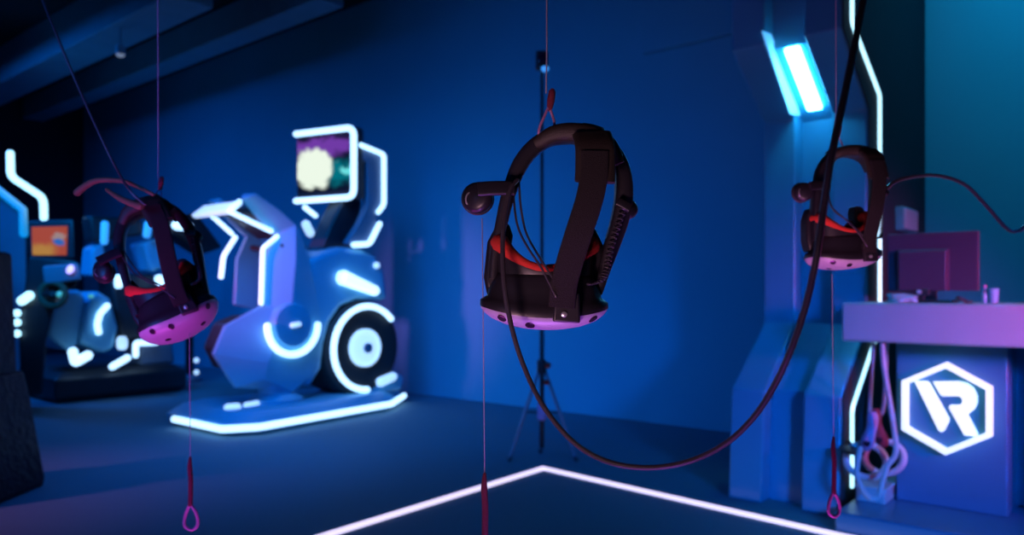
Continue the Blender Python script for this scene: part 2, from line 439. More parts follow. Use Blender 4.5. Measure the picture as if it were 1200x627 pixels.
build('side_shell', side_shell(2*VC - VFR - .12, -4.93, -4.87, -4.72, 5), M['shell'], t, bevel=0.012, smooth=20)
nl = [(-.69, 1.975), (-.80, 1.885), (-.375, 1.728), (-.315, 1.675), (-.475, 1.53), (-.49, 1.09)]
def ledpath(v, lst): return roundcorner([(v, u, z) for u, z in lst], .03)
VL = -4.23
nlp = [(281,236),(267,247),(318,271),(325,277),(308,291),(306,356)]
nl = [uz(p, VL) for p in nlp]
VL2 = -4.86
o = build('neon_line', G().tube(ledpath(VL, nl[:3]), 0.022, 8), M['neon'], t)
o = build('neon_line', G().tube(ledpath(VL, nl[3:]), 0.021, 8), M['neon'], t)
o = build('neon_line', G().tube(ledpath(VL2, [uz(p, VL2) for p in ((243,248),(272,274))]), 0.022, 8), M['neon'], t)
o = build('neon_line', G().tube(ledpath(VL2, [uz(p, VL2) for p in ((276,278),(262,300),(259,325))]), 0.024, 8), M['neon'], t)
# light bar across the front of the hood
g = G().prism_v([(nl[1][0] - .015, nl[1][1]), (nl[0][0], nl[0][1] + .01), (nl[0][0] + .04, nl[0][1] - .02), (nl[1][0] + .03, nl[1][1] - .03)], VL - .01, VL2 + .01)
build('hood_light_bar', g, M['neon_soft'], t, bevel=0.012)
build('hood', G().prism_v([(-.62, 1.93), (-.48, 1.97), (-.15, 1.76), (-.15, 1.70), (-.48, 1.9), (-.62, 1.88)], -4.31, -4.70), M['darkshell'], t, bevel=0.01)
# round hinge cover with its smile of neon
hc = on_v(340, 381, VN)
hub = build('hinge_cover', G().lathe([(.2, -.06), (.205, .03), (.19, .06), (.1, .075), (.0, .08)], (VN, hc.y, hc.z), (1, 0, 0), 36), M['shell'], t)
arc = [(VN + .05, hc.y + .265*math.cos(a_), hc.z + .265*math.sin(a_)) for a_ in [math.radians(178 + i*7.3) for i in range(26)]]
build('neon_arc', G().tube(arc, 0.031, 10), M['neon'], t)
build('hub_light', G().tube([(VN + .085, hc.y - .04, hc.z), (VN + .085, hc.y + .04, hc.z + .01)], 0.022, 8), M['neon_soft'], hub)
# fairing over the wheel
fair = [(362,303),(380,295),(400,289),(425,292),(441,300),(452,317),(456,352),(440,350),(420,351),(401,359),(388,378),(381,404),(378,432),(364,455),(350,440),(358,380)]
build('fairing', G().prism_v([uz(p, -4.16) for p in fair], -4.16, -4.74), M['shell'], t, bevel=0.06, segs=4)
a, b = on_v(401, 325, -4.13), on_v(440, 341, -4.13)
build('headlight', G().tube([a, b], [.075, .05], 12), M['neon'], t)
c_ = on_v(441, 311, -4.15)
build('marker_light', G().lathe([(.03, -.02), (.03, .02), (.015, .03)], tuple(c_), (1, 0, 0), 16), M['neon_soft'], t)
WU, WZ = .70, .64
whl = build('wheel', G().lathe([(.2, -.02), (.26, .0), (.42, 0), (.47, -.05), (.48, -.12), (.48, -.45), (.47, -.52), (.42, -.57), (.2, -.57)], (-4.15, WU, WZ), (1, 0, 0), 48), M['tyre'], t)
build('wheel_hub', G().lathe([(.19, -.03), (.19, .02), (.165, .035), (.15, .02), (.10, .03), (.055, .04), (.05, .01), (.0, .01)], (-4.15, WU, WZ), (1, 0, 0), 36), M['neon_soft'], whl)
build('axle_cap', G().lathe([(.05, .0), (.05, .055), (.03, .06), (.0, .06)], (-4.15, WU, WZ), (1, 0, 0), 24), M['midshell'], whl)
arc = [(-4.11, WU + .415*math.cos(a_), WZ + .415*math.sin(a_)) for a_ in [math.radians(42 + i*5.7) for i in range(41)]]
build('neon_ring', G().tube(arc, 0.030, 10), M['neon'], whl)
# screen
sL, sR = Vector((-4.908, .41)), Vector((-4.14, .597)); zb, zt = 2.115, 2.845
ax = (sR - sL).normalized(); nrm = Vector((ax.y, -ax.x))       # faces the rider (-u)
def S(a_, z, out=0.0):
    p = sL + (sR - sL)*a_ + nrm*out; return Vector((p.x, p.y, z))
g = G().rings([[S(0.0, zb, o_), S(1.0, zb, o_), S(1.0, zt, o_), S(0.0, zt, o_)] for o_ in (-.12, 0.0)])
scr = build('display_housing', g, M['darkshell'], t, bevel=0.04)
o = build('display_panel', G().add([S(.03, zb + .1, .008), S(.93, zb + .1, .008), S(.93, zt - .05, .008), S(.03, zt - .05, .008)], [(0, 1, 2, 3)]), M['screen_sim'], scr); uv_quad(o); o['label'] = 'lit screen with a white, teal and purple picture'
fr = roundcorner([S(.03, zt - .02, .03), S(.97, zt - .02, .03), S(.97, zb + .02, .03), S(.03, zb + .02, .03)], .09, 5)
build('neon_frame', G().tube(fr, 0.031, 10), M['neon'], scr)
br = [(423,170),(450,181),(450,240),(443,249),(445,262),(433,286),(414,287)]
brin = [(410,284),(424,262),(434,240),(434,190),(420,182)]
g = G().prism_v([uz(p, VN) for p in br + brin], -4.16, -4.24)
build('display_bracket', g, M['midshell'], t, bevel=0.01)
g = G().prism_v([uz(p, VN) for p in br + brin], -4.66, -4.74)
build('display_bracket', g, M['midshell'], t, bevel=0.01)
build('neon_line', G().tube(roundcorner([on_v(*p, -4.14) for p in br[:4]], .04), 0.025, 8), M['neon'], t)
build('neon_line', G().tube(roundcorner([on_v(*p, -4.14) for p in br[4:]], .04), 0.028, 8), M['neon'], t)
build('neon_line', G().tube([on_v(357, 243, -4.76), on_v(370, 253, -4.76)], .026, 8), M['neon'], t)
build('neon_line', G().tube([on_v(358, 262, -4.76), on_v(364, 274, -4.76)], .045, 8), M['neon_soft'], t)
g = G().prism_v([(.25, 1.5), (.42, 1.85), (.62, 2.2), (.66, 2.5), (.76, 2.5), (.82, 2.1), (.7, 1.55)], -4.34, -4.58)
build('display_post', g, M['darkshell'], t, bevel=0.03)
build('seat', G().prism_v([(-.35, .98), (-.1, 1.02), (.0, 1.62), (.1, 1.64), (.12, 1.0)], -4.27, -4.63), M['darkshell'], t, bevel=0.03)
hb = [(-4.2, -.22, 1.62), (-4.32, -.12, 1.6), (-4.45, -.08, 1.58), (-4.58, -.12, 1.6), (-4.7, -.22, 1.62)]
build('handlebar', G().tube(smoothpath(hb), .025, 8), M['darkshell'], t)

# ================================================================== HEADSETS
def k(px, py, y=0.0):        # headset sketch: pixels of the middle headset to its own metres
    p = at(px, py, 1.08 + y) - at(637, 370, 1.08); return (p.x, y, p.z)
def make_headset(label, mw):
    h = thing('vr_headset', label, 'vr headset', None, 'VR headsets hanging from the ceiling', mw)
    # visor: front shell curving down, then the body
    A_, B_, E_, CV = .089, .056, 2.5, .0135
    zbs = ((0.0, -.0085), (.35, -.008), (.62, -.0062), (.82, -.0028), (.93, .002), (.985, .0065), (1.0, .0095))
    def zb(s_):
        for (s0_, z0_), (s1_, z1_) in zip(zbs, zbs[1:]):
            if s_ <= s1_: return z0_ + (z1_ - z0_)*(s_ - s0_)/(s1_ - s0_)
        return zbs[-1][1]
    def ring(s_, z_, cv, b_=None):
        out = superellipse(A_*s_, B_*(b_ or s_), 0.0, e=E_)
        for p in out: p.z = z_ - cv*(1 - (p.x/A_)**2)
        return out
    fp = build('faceplate', G().rings([ring(s_, zb(s_), CV) for s_ in (.2, .35, .5, .62, .72, .82, .88, .93, .96, .985, 1.0)]), M['faceplate'], h, 'L', smooth=60)
    def fz(x_, y_): return zb(((abs(x_)/A_)**E_ + (abs(y_)/B_)**E_)**(1/E_)) - CV*(1 - (x_/A_)**2)
    for (x_, y_) in ((-.020, -.0465), (-.058, -.041), (.066, -.036), (-.04, .0), (.04, .0)):
        e_ = .002; nv = Vector(((fz(x_+e_, y_) - fz(x_-e_, y_))/(2*e_), (fz(x_, y_+e_) - fz(x_, y_-e_))/(2*e_), -1)).normalized()
        build('sensor', G().lathe([(.0066, -.003), (.0066, .0003), (.005, .0006), (.0, .0003)], Vector((x_, y_, fz(x_, y_))), nv, 18), M['lens'], fp, 'L')
    build('visor_body', G().rings([ring(1.004, .0097, CV), ring(1.012, .0115, CV), ring(1.006, .0185, CV*.9), ring(.955, .0225, CV*.7), ring(.90, .026, CV*.5), ring(.88, .034, CV*.2), ring(.80, .048, 0), ring(.75, .056, 0), ring(.6, .058, 0)]), M['plastic'], h, 'L', smooth=60)
    def rim(a_, b_, base, lift): return superellipse(a_, b_, lambda t_: base + lift*abs(math.cos(t_))**1.7, e=2.4)
    inner = [rim(.066, .046, .054, 0.0), rim(.067, .047, .057, .02), rim(.068, .047, .058, .036), rim(.062, .040, .058, .034), rim(.056, .034, .056, .01), rim(.056, .034, .0545, .0)]
    gk = build('face_gasket', G().rings(inner, cap=False), M['plastic'], h, 'L', smooth=60)
    o = build('face_cushion', G().tube(rim(.0645, .0435, .0625, .036), [.0060 + .0075*abs(math.cos(2*PI*j_/40))**3 for j_ in range(40)], 8, closed=True), M['foam'], h, 'L', smooth=80); o['label'] = 'red foam face cushion'
    # hinge blocks beside the visor
    for sx in (-1, 1):
        pts = [(-.080,.022),(-.086,.05),(-.082,.10),(-.070,.124),(-.052,.128),(-.046,.11),(-.050,.075),(-.056,.03)]
        build('hinge_block', G().rings([[(sx*-1*x_, y_, z_) for x_, z_ in pts] for y_ in (.004, .036)]), M['plastic'], h, 'L', bevel=.006)
    # side arms up to the rear cradle
    left = [k(577, 330), k(579, 300), k(585, 265), k(592, 232), k(603, 200), k(618, 178), k(638, 164), k(662, 160)]
    build('side_arm', G().band(smoothpath(left), (0, 1, 0), [.026]*43, [.012 + .010*min(1, i/25) for i in range(43)]), M['plastic'], h, 'L', smooth=60)
    right = [k(700, 345), k(706, 318), k(714, 290), k(723, 258), k(727, 228), k(724, 200), k(714, 178), k(696, 165)]
    build('side_arm', G().band(smoothpath(right), (0, 1, 0), [.024 + .012*min(1, i/20) for i in range(43)], [.010 + .014*math.sin(PI*min(1, i/42)) for i in range(43)]), M['plastic'], h, 'L', smooth=60)
    # rear cradle: padded arch with the flat pad facing out
    arch = [k(630, 168, .01), k(645, 160, .0), k(665, 158, -.005), k(690, 162, -.01), k(708, 174, -.012), k(718, 195, -.012)]
    build('rear_cradle', G().band(smoothpath(arch), (0, 1, .1), .058, [.018 + .008*math.sin(PI*i/30) for i in range(31)]), M['pad'], h, 'L', smooth=60)
    pad = [k(688, 158, -.040), k(692, 172, -.055), k(693, 194, -.061), k(693, 214, -.066)]
    build('strap_pad', G().band(smoothpath(pad), (1, 0, 0), [.053]*19, [.010]*19), M['pad'], h, 'L', smooth=60)
    strap = [k(692, 178, -.064), k(692, 205, -.0685), k(687, 235, -.072), k(677, 270, -.073), k(667, 305, -.070), k(660, 335, -.066), k(658, 362, -.063)]
    ts = build('top_strap', G().band(smoothpath(strap), (1, 0, 0), [.037 - .002*(i/36) for i in range(37)], .0045), M['fabric'], h, 'L', smooth=60)
    br_ = [k(647, 344), k(674, 344), k(676, 378), k(645, 377)]
    build('strap_bracket', G().rings([[(x_, y_, z_) for x_, _, z_ in br_] for y_ in (-.0615, -.046)]), M['plastic'], h, 'L', bevel=.003)
    build('strap_pin', G().lathe([(.004, 0), (.004, .003), (.002, .004)], k(661, 370, -.061), (0, -1, 0), 12), M['chrome'], h, 'L')
    # adjustment knob on the cradle
    build('adjustment_knob', G().lathe([(.016, -.002), (.0185, .003), (.0185, .009), (.014, .013), (.0, .014)], k(687, 158, -.012), (.22, -.25, 1), 24), M['plastic'], h, 'L', smooth=50)
    # earphones on swung-out arms
    for sx, cx, cz, arm in ((-1, 556, 236, [k(599, 224, -.03), k(580, 224, -.032), k(556, 226, -.034)]), (1, 733, 244, [k(720, 236, -.025), k(728, 240, -.026), k(735, 244, -.026)])):
        cp = Vector(k(cx, cz, -.008)); sz = 1.0 if sx < 0 else .62
        ep = build('earphone', G().lathe([(.0, -.011), (.017, -.011), (.021, -.007), (.0225, 0), (.021, .006), (.016, .010), (.0, .011)], cp, (.38*sx, -.88, .12), 26).xf(lambda p: cp + (p - cp)*sz), M['plastic'], h, 'L', smooth=50)
        build('ear_cushion', G().tube([cp + (Vector((math.cos(a_)*.018, 0, math.sin(a_)*.018)) * sz) + Vector((0, .010*sz, 0)) for a_ in [2*PI*i/24 for i in range(24)]], .0055*sz, 8, closed=True), M['pad'], ep, 'L')
        build('earphone_arm', G().band(smoothpath(arm), (0, .2, 1), .020*sz, .008), M['plastic'], h, 'L', smooth=60)
    rc = Vector(k(548, 238, -.012))
    build('cable_ring', G().tube([rc + Vector((.0065*math.cos(a_), 0.003*math.cos(a_), .0095*math.sin(a_))) for a_ in [2*PI*i/20 for i in range(20)]], .0012, 6, closed=True), M['chrome'], h, 'L')
    # thin leads: along the left arm and a coiled one on the right
    lead = [k(598, 216, -.018), k(599, 240, -.022), k(604, 268, -.028), k(616, 292, -.05), k(634, 318, -.062), k(651, 350, -.068)]
    build('lead', G().tube(smoothpath(lead), .0016, 8), M['rubber'], h, 'L')
    lead = [k(604, 214, -.01), k(607, 245, -.014), k(614, 275, -.02), k(628, 300, -.05), k(648, 330, -.064)]
    build('lead', G().tube(smoothpath(lead), .0016, 8), M['rubber'], h, 'L')
    cl = smoothpath([k(729, 238, -.024), k(722, 262, -.026), k(714, 288, -.03), k(710, 312, -.032), k(704, 328, -.04), k(690, 334, -.05)], 40)
    coil = [p + Vector((.0042*math.cos(i*.75), .0042*math.sin(i*.75), 0)) for i, p in enumerate(cl)]
    build('coiled_lead', G().tube(coil, .0013, 6), M['rubber'], h, 'L')
    return h

DC = 1.08
h1 = make_headset('black VR headset with red face cushion hanging sharp in the middle of the room', Matrix.Translation(at(637, 368, DC)) @ Matrix.Rotation(math.radians(1.5), 4, 'Y'))
def rotm(loc, rx, ry, rz, s=1.0):
    return Matrix.Translation(loc) @ Matrix.Rotation(rz, 4, 'Z') @ Matrix.Rotation(ry, 4, 'Y') @ Matrix.Rotation(rx, 4, 'X') @ Matrix.Diagonal((s, s, s, 1))
def copy_thing(root, mw, label):
    r = root.copy(); COL.objects.link(r); r.matrix_world = mw; r['label'] = label; MWORLD[r] = mw
    for ch in list(root.children):
        c = ch.copy(); COL.objects.link(c); c.parent = r
        for gch in list(ch.children):
            dch = gch.copy(); COL.objects.link(dch); dch.parent = c
    return r
h2m = rotm(at(988, 305, 1.78), math.radians(-3), math.radians(-3), math.radians(14))
h2 = copy_thing(h1, h2m, 'VR headset hanging blurred in front of the portal and the counter')
h3m = rotm(at(213, 379, 1.72), math.radians(-26), math.radians(-26), math.radians(22)) @ Matrix.Diagonal((1, 1, 1.22, 1))
h3 = copy_thing(h1, h3m, 'tilted VR headset hanging in front of the twin simulator, its purple faceplate showing')

# hanging cords with swivel and looped hook
def hang(label, top_w, px_dir=None, s=1.0, material='cord'):
    """top_w: world point on the headset's arch."""
    t = thing('suspension_cord', label, 'cord', None, 'cords holding the headsets', Matrix.Translation(top_w))
    build('line', G().tube([(0, 0, .055*s), (.001, 0, .12*s), (0.0, 0, .5), (0, 0, CEIL - top_w.z)], .0011*s, 6), M[material], t, 'L')
    build('swivel', G().lathe([(.002*s, .062*s), (.005*s, .058*s), (.0055*s, .045*s), (.004*s, .034*s), (.002*s, .03*s)], (0, 0, 0), (.15, 0, 1), 12), M['lanyard'], t, 'L')
    lp = [(.004, 0, .036), (.000, -.004, .028), (-.004, -.008, .018), (-.009, -.012, .006), (-.011, -.014, -.006), (-.010, 0.0, -.017), (-.002, .014, -.012), (.006, .0, -.006), (.010, -.014, .0), (.011, -.010, .012), (.009, -.004, .022), (.005, 0, .034)]
    build('hook_loop', G().tube(smoothpath([(x*s, y*s, z*s) for x, y, z in lp]), .0019*s, 8), M['pinkcord'], t, 'L')
    return t
hang('thin pink cord and hook holding up the middle headset', at(640, 155, DC))
hang('thin cord holding up the headset in front of the portal', h2m @ Vector(k(640, 156)), s=1.0)
hang('thin purple cord holding up the tilted headset at the left', h3m @ Vector(k(697, 162)), s=1.1)

def cable(name, label, cat, pts, r, material, group=None, n=10, kk=10):
    """pts: (px, py, D) picked along the cable."""
    P = smoothpath([p if isinstance(p, Vector) else at(*p) for p in pts], kk)
    rr = r
    if isinstance(r, (list, tuple)):
        m = len(P); rr = [r[0] + (r[1]-r[0])*i/(m-1) for i in range(m)]
    return tag(build(name, G().tube(P, rr, n), M[material], None, 'W'), label, cat, group)
top = at(1012, 0, .70)
cable('headset_cable', 'long black cable looping from the middle headset down and up past the portal', 'cable',
      [(606, 211, 1.055), (598, 222, 1.045), (592, 250, 1.035), (589, 285, 1.02), (591, 335, 1.0), (600, 385, .99), (615, 432, .98), (638, 478, .96), (672, 518, .94), (712, 541, .92), (758, 548, .90), (806, 541, .87), (850, 520, .84), (884, 488, .81), (910, 447, .78), (930, 402, .75), (945, 355, .73), (956, 305, .71), (965, 245, .70), (975, 180, .69), (992, 100, .69), top, (1030, -90, .71), (1046, -190, .72), (1054, -300, .73), *[Vector((at(1056, -420, .74).x, .74, z_)) for z_ in (1.9, 2.1, 2.5, 3.2, 4.0, CEIL)]], .0033, 'rubber')
cable('headset_cable', 'thin purple cable rising from the tilted left headset to the ceiling', 'cable',
      [(170, 240, 1.70), (152, 223, 1.70), (135, 195, 1.72), (118, 160, 1.73), (90, 98, 1.75), (66, 40, 1.76), (50, 0, 1.78), (32, -55, 1.8), (20, -110, 1.82), at(10, -180, 1.83), *[Vector((at(8, -260, 1.84).x, 1.84, z_)) for z_ in (2.45, 2.7, 3.2, 4.0, CEIL)]], .003, 'rubber')
cable('headset_cable', 'cable curving across the teal wall from the headset by the counter', 'cable',
      [(1030, 232, 1.78), (1046, 215, 1.8), (1070, 207, 1.82), (1100, 206, 1.84), (1130, 216, 1.86), (1155, 240, 1.88), (1178, 266, 1.9), (1191, 271, 1.9), (1205, 258, 1.92), (1235, 190, 1.95), (1270, 60, 2.0), Vector((1.62, 2.1, 3.2)), Vector((1.65, 2.1, CEIL))], .0045, 'rubber')
cable('cable', 'brown-lit strap lead sticking out left of the tilted headset', 'cable',
      [(90, 226, 1.76), (100, 218, 1.75), (112, 212, 1.74), (130, 211, 1.74), (150, 214, 1.73), (180, 228, 1.72)], [.0085, .004], 'tan')
cable('cable', 'short brown strap end under the lead of the tilted headset', 'cable',
      [(125, 222, 1.74), (135, 229, 1.73), (148, 236, 1.72), (165, 242, 1.71)], [.004, .009], 'tan')
# lanyards
def lanyard(label, x, y0, y1, y2, D, top, r):
    t = thing('lanyard', label, 'lanyard', None, 'lanyards dangling below the headsets', Matrix.Translation(at(x, y2, D)))
    build('thin_line', G().tube([top, at(x, y1, D)], r*.16, 6), M['cord'], t, 'W')
    P = smoothpath([at(x, y1, D), at(x - .6, y1 + (y2-y1)*.2, D), at(x + .6, y1 + (y2-y1)*.5, D), at(x, y2, D)], 8)
    build('strap', G().tube(P, [r*(.5 + .5*min(1, i/8)) for i in range(len(P))], 8), M['lanyard'], t, 'W')
    lp = [at(x, y2, D) + Vector(q)*r*2.4 for q in ((0, 0, 0), (1.0, .2, -1.6), (1.1, .3, -3.4), (.2, .1, -4.2), (-.9, -.1, -3.4), (-.8, 0, -1.6))]
    build('wrist_loop', G().tube(smoothpath(lp, 5, True), r*.7, 8, closed=True), M['pinkcord'], t, 'W')
    return t
lanyard('dark red braided lanyard dangling below the middle headset across the light strip', 568, 530, 555, 640, 1.06, at(565, 256, 1.07), .0045)
lanyard('red lanyard with pink loop dangling below the tilted headset', 223, 500, 536, 592, 1.72, at(222, 378, 1.72), .0055)
lanyard('purple lanyard with pink loop dangling in front of the portal base', 977, 480, 512, 578, 1.8, at(975, 322, 1.77), .0055)

# ================================================================== RECEPTION COUNTER
t = thing('reception_counter', 'reception counter with a thick pale top and a glowing hexagon logo on its front', 'counter', (1.8, .3, 0))
build('plinth', G().box((.68, -.26, 0), (3.4, 1.0, .1)), M['panel'], t, bevel=.012)
build('countertop', G().box((.665, -.1, .945), (3.4, .62, 1.143)), M['counter'], t, bevel=.012)
build('counter_body', G().box((.9, .45, .1), (3.4, .62, .945)), M['portal'], t, bevel=.008)
fp_ = build('front_panel', G().box((.86, .17, .1), (1.362, .47, .945)), M['panel'], t, bevel=.01)
build('front_panel', G().box((1.56, .17, .1), (3.4, .47, .945)), M['portal'], t, bevel=.01)
US = .15
def c8(p): return (840 + p[0]/2.439, 370 + p[1]/2.439)
def signpt(p, u=US): return on_u(*c8(p), .12)
def sprism(pts, u0, u1):
    Q = [signpt(p) for p in pts]
    return G().rings([[(q.x, u0, q.z) for q in Q], [(q.x, u1, q.z) for q in Q]])
hexo = [(655,133),(786,204),(786,346),(655,398),(529,325),(529,185)]
cxh, czh = 656, 266
hexi = [(cxh + (x - cxh)*.875, czh + (y - czh)*.875) for x, y in hexo]
Qo = [signpt(p) for p in hexo]; Qi = [signpt(p) for p in hexi]
g = G(); rr_ = [[(q.x, u, q.z) for q in Q] for Q, u in ((Qo, .16), (Qo, .11), (Qi, .11), (Qi, .16))]
g.rings(rr_ + [rr_[0]], cap=False)
sg = build('logo_sign', sprism([(cxh + (x - cxh)*.985, czh + (y - czh)*.985) for x, y in hexo], .171, .155), M['panel'], t)
build('hexagon_frame', g, M['sign'], sg)
build('letter', sprism([(564,189),(598,189),(604,193),(661,296),(660,304),(647,330),(640,334),(632,329)], .16, .135), M['sign'], sg)
build('letter', sprism([(616,190),(690,189),(712,194),(731,208),(742,231),(742,250),(734,268),(714,284),(744,341),(740,346),(706,343),(661,263),(665,257),(692,257),(700,250),(700,240),(692,231),(643,231),(637,226)], .16, .135), M['sign'], sg)
CT = 1.143
# monitor seen from behind
ml = on_u(1040, 300, .3); mr = on_u(1147, 300, .3); mz0 = on_u(1100, 341, .3).z; mz1 = on_u(1100, 272, .3).z
t = thing('monitor', 'dark purple computer monitor seen from behind on the counter', 'monitor', ((ml.x + mr.x)/2, .36, CT))
hs = build('housing', G().box((ml.x, .3, mz0), (mr.x, .335, mz1)), M['monitor'], t, bevel=.006)
build('rear_bulge', G().rings([[(ml.x + .05 + i_, .3 - d_, mz0 + .0 + i_*.3), (mr.x - .13 - i_, .3 - d_, mz0 + i_*.3), (mr.x - .13 - i_, .3 - d_, mz1 - .085 - i_), (ml.x + .05 + i_, .3 - d_, mz1 - .085 - i_)] for i_, d_ in ((0, 0), (.012, .035))]), M['monitor'], hs, bevel=.006)
mc = (ml.x + mr.x)/2
build('neck', G().box((mc - .045, .27, CT + .012), (mc + .03, .3, mz0 + .12)), M['darkshell'], t, bevel=.004)
build('foot', G().box((mc - .12, .2, CT), (mc + .11, .4, CT + .014)), M['darkshell'], t, bevel=.005)
build('screen', G().box((ml.x + .012, .335, mz0 + .012), (mr.x - .012, .338, mz1 - .012)), M['lens'], hs)
# clutter on the counter
def heap(name, label, cat, n, v0, u0, sx, su, r, mname, seed):
    rnd = random.Random(seed); P = []
    for i in range(n):
        a_ = i*1.15; P.append((v0 + sx*(.35 + .65*rnd.random())*math.cos(a_), u0 + su*(.35 + .65*rnd.random())*math.sin(a_), CT + r + .0075*(i % 5)))
    return tag(build(name, G().tube(smoothpath(P, 6), r, 8), M[mname]), label, cat)
p = on_u(1062, 350, .05)
heap('cable_coil', 'loose coil of pale blue cable on the counter before the monitor', 'cable', 34, p.x - .02, .04, .075, .06, .009, 'pale', 3)
p = on_u(1128, 350, .05)
heap('cable_coil', 'small dark cable coil on the counter below the monitor corner', 'cable', 12, p.x, .04, .05, .04, .004, 'rubber', 5)
p = on_u(1082, 350, .12)
t = thing('webcam', 'small dark webcam with a pale front standing on the counter by the monitor foot', 'webcam', (p.x, .12, CT))
build('stand', G().lathe([(.022, 0), (.022, .006), (.007, .012), (.006, .045)], (p.x, .12, CT), (0, 0, 1), 18), M['darkshell'], t)
hd = build('body', G().box((p.x - .035, .105, CT + .04), (p.x + .03, .14, CT + .072)), M['darkshell'], t, bevel=.008)
build('lens', G().lathe([(.011, 0), (.011, .006), (.007, .008), (0, .006)], (p.x - .015, .105, CT + .056), (0, -1, 0), 16), M['pale'], hd)
for i, (px, hh, rr, lb) in enumerate(((1154, .088, .013, 'slim clear bottle on the counter just right of the monitor'), (1164, .07, .024, 'short wide clear cup on the counter right of the slim bottle'))):
    p = on_u(px, 352, .1)
    t = thing('bottle' if i == 0 else 'cup', lb, 'bottle' if i == 0 else 'cup', (p.x, .1, CT))
    if i == 0:
        build('body', G().lathe([(rr*.9, 0), (rr, .004), (rr, hh*.6), (rr*.5, hh*.78), (rr*.5, hh*.85)], (p.x, .1, CT), (0, 0, 1), 20), M['glass'], t)
        build('cap', G().lathe([(rr*.6, hh*.84), (rr*.6, hh), (rr*.5, hh + .003)], (p.x, .1, CT), (0, 0, 1), 16), M['pinkcord'], t)
    else:
        build('body', G().lathe([(rr*.8, 0), (rr, hh), (rr*.94, hh), (rr*.74, .006), (0, .006)], (p.x, .1, CT), (0, 0, 1), 24), M['glass'], t)
        build('rim', G().tube([(p.x + rr*math.cos(a_), .1 + rr*math.sin(a_), CT + hh) for a_ in [2*PI*q/24 for q in range(24)]], .0025, 6, closed=True), M['glass'], t)
# pale box on the portal's side, above the monitor
b0, b1 = on_v(1047, 242, .62), on_v(1063, 274, .62)
t = thing('wall_box', 'pale blue box fixed to the portal side above the monitor', 'box', (.62, b0.y, b1.z))
bx = build('casing', G().box((.628, b0.y, b1.z), (.68, b1.y, b0.z)), M['tealbox'], t, bevel=.008)
build('lid', G().box((.68, b0.y + .012, b1.z + .012), (.69, b1.y - .012, b0.z - .012)), M['pale'], t, bevel=.004)

# ---- bundle of controllers hanging from the counter's left end
def controller(label, D, hx, hy, ang, flip, body, ringm):
    """Hand controller: handle, tracking ring, trigger; hung by its strap from the counter top."""
    o_ = at(hx, hy, D); mw = Matrix.Translation(o_) @ Matrix.Rotation(ANG, 4, 'Z') @ Matrix.Rotation(ang, 4, 'Y') @ Matrix.Scale(1.3, 4)
    t = thing('vr_controller', label, 'controller', None, 'hand controllers hanging by the counter', mw)
    hp = smoothpath([(0, 0, .13), (.004*flip, -.004, .09), (0, -.006, .045), (-.006*flip, 0, .0)], 6)
    hd = build('handle', G().tube(hp, [.021, .021, .022, .022, .021, .021, .020, .020, .020, .020, .021, .022, .023, .025, .026, .026, .025, .024, .022], 14), M[body], t, 'L')
    build('trigger', G().tube(smoothpath([(0, .02, .05), (0, .032, .035), (0, .03, .015)], 4), .007, 8), M['darkshell'], hd, 'L')
    rg = [(.075*math.sin(a_), .02*math.cos(a_), -.055 + .062*math.cos(a_)) for a_ in [2*PI*i/28 for i in range(28)]]
    build('tracking_ring', G().tube(rg, .013, 10, closed=True), M[ringm], t, 'L')
    build('thumb_pad', G().lathe([(.014, 0), (.014, .004), (.01, .006), (0, .005)], (0, -.024, .02), (0, -1, 0), 18), M['lens'], hd, 'L')
    st = [mw @ Vector((0, 0, .13)), at(hx + 2, hy - 40, D), at(hx + 6, 412, D + .02), at(hx + 7, 403, D + .03)]
    build('strap', G().tube(smoothpath(st, 6), .010, 8), M['midshell'], t, 'W')
    return t
controller('purple-handled controller hanging by a strap under the left end of the counter', 3.97, 1017, 524, math.radians(8), 1, 'pinkcord', 'counter')
controller('dark red controller hanging by a strap behind the purple-handled one', 4.07, 1033, 520, math.radians(-10), -1, 'lanyard', 'counter')
cable('cable_loop', 'white cable loop hanging in front of the controllers', 'cable',
      [(1008, 525, 3.81), (1004, 552, 3.80), (1010, 572, 3.80), (1020, 584, 3.80), (1029, 582, 3.80), (1034, 566, 3.80), (1040, 546, 3.81), (1050, 528, 3.81), (1044, 480, 3.82), (1036, 430, 3.83), (1034, 404, 3.85)], .013, 'counter')
t = thing('wall_hook', 'dark round hook plate across the neon line beside the controllers', 'hook', None, None, Matrix.Translation(at(998, 528, 3.98)))
build('plate', G().lathe([(.05, -.008), (.062, -.004), (.062, .004), (.05, .008)], (0, 0, 0), (.1, -.2, 1), 24), M['darkshell'], t, 'L')
build('stem', G().tube([(0, 0, 0), (.03, .06, .01), (.04, .13, .02)], .012, 8), M['darkshell'], t, 'L')
# low box on the plinth under the controllers
q = on_u(1018, 590, .12)
t = thing('storage_box', 'low pale teal box on the plinth under the hanging controllers', 'box', (q.x, .2, .1))
build('body', G().box((.70, .02, .1005), (.845, .40, .17)), M['pale'], t, bevel=.008)
build('lid', G().box((.693, .012, .17), (.852, .408, .185)), M['pale'], t, bevel=.005)

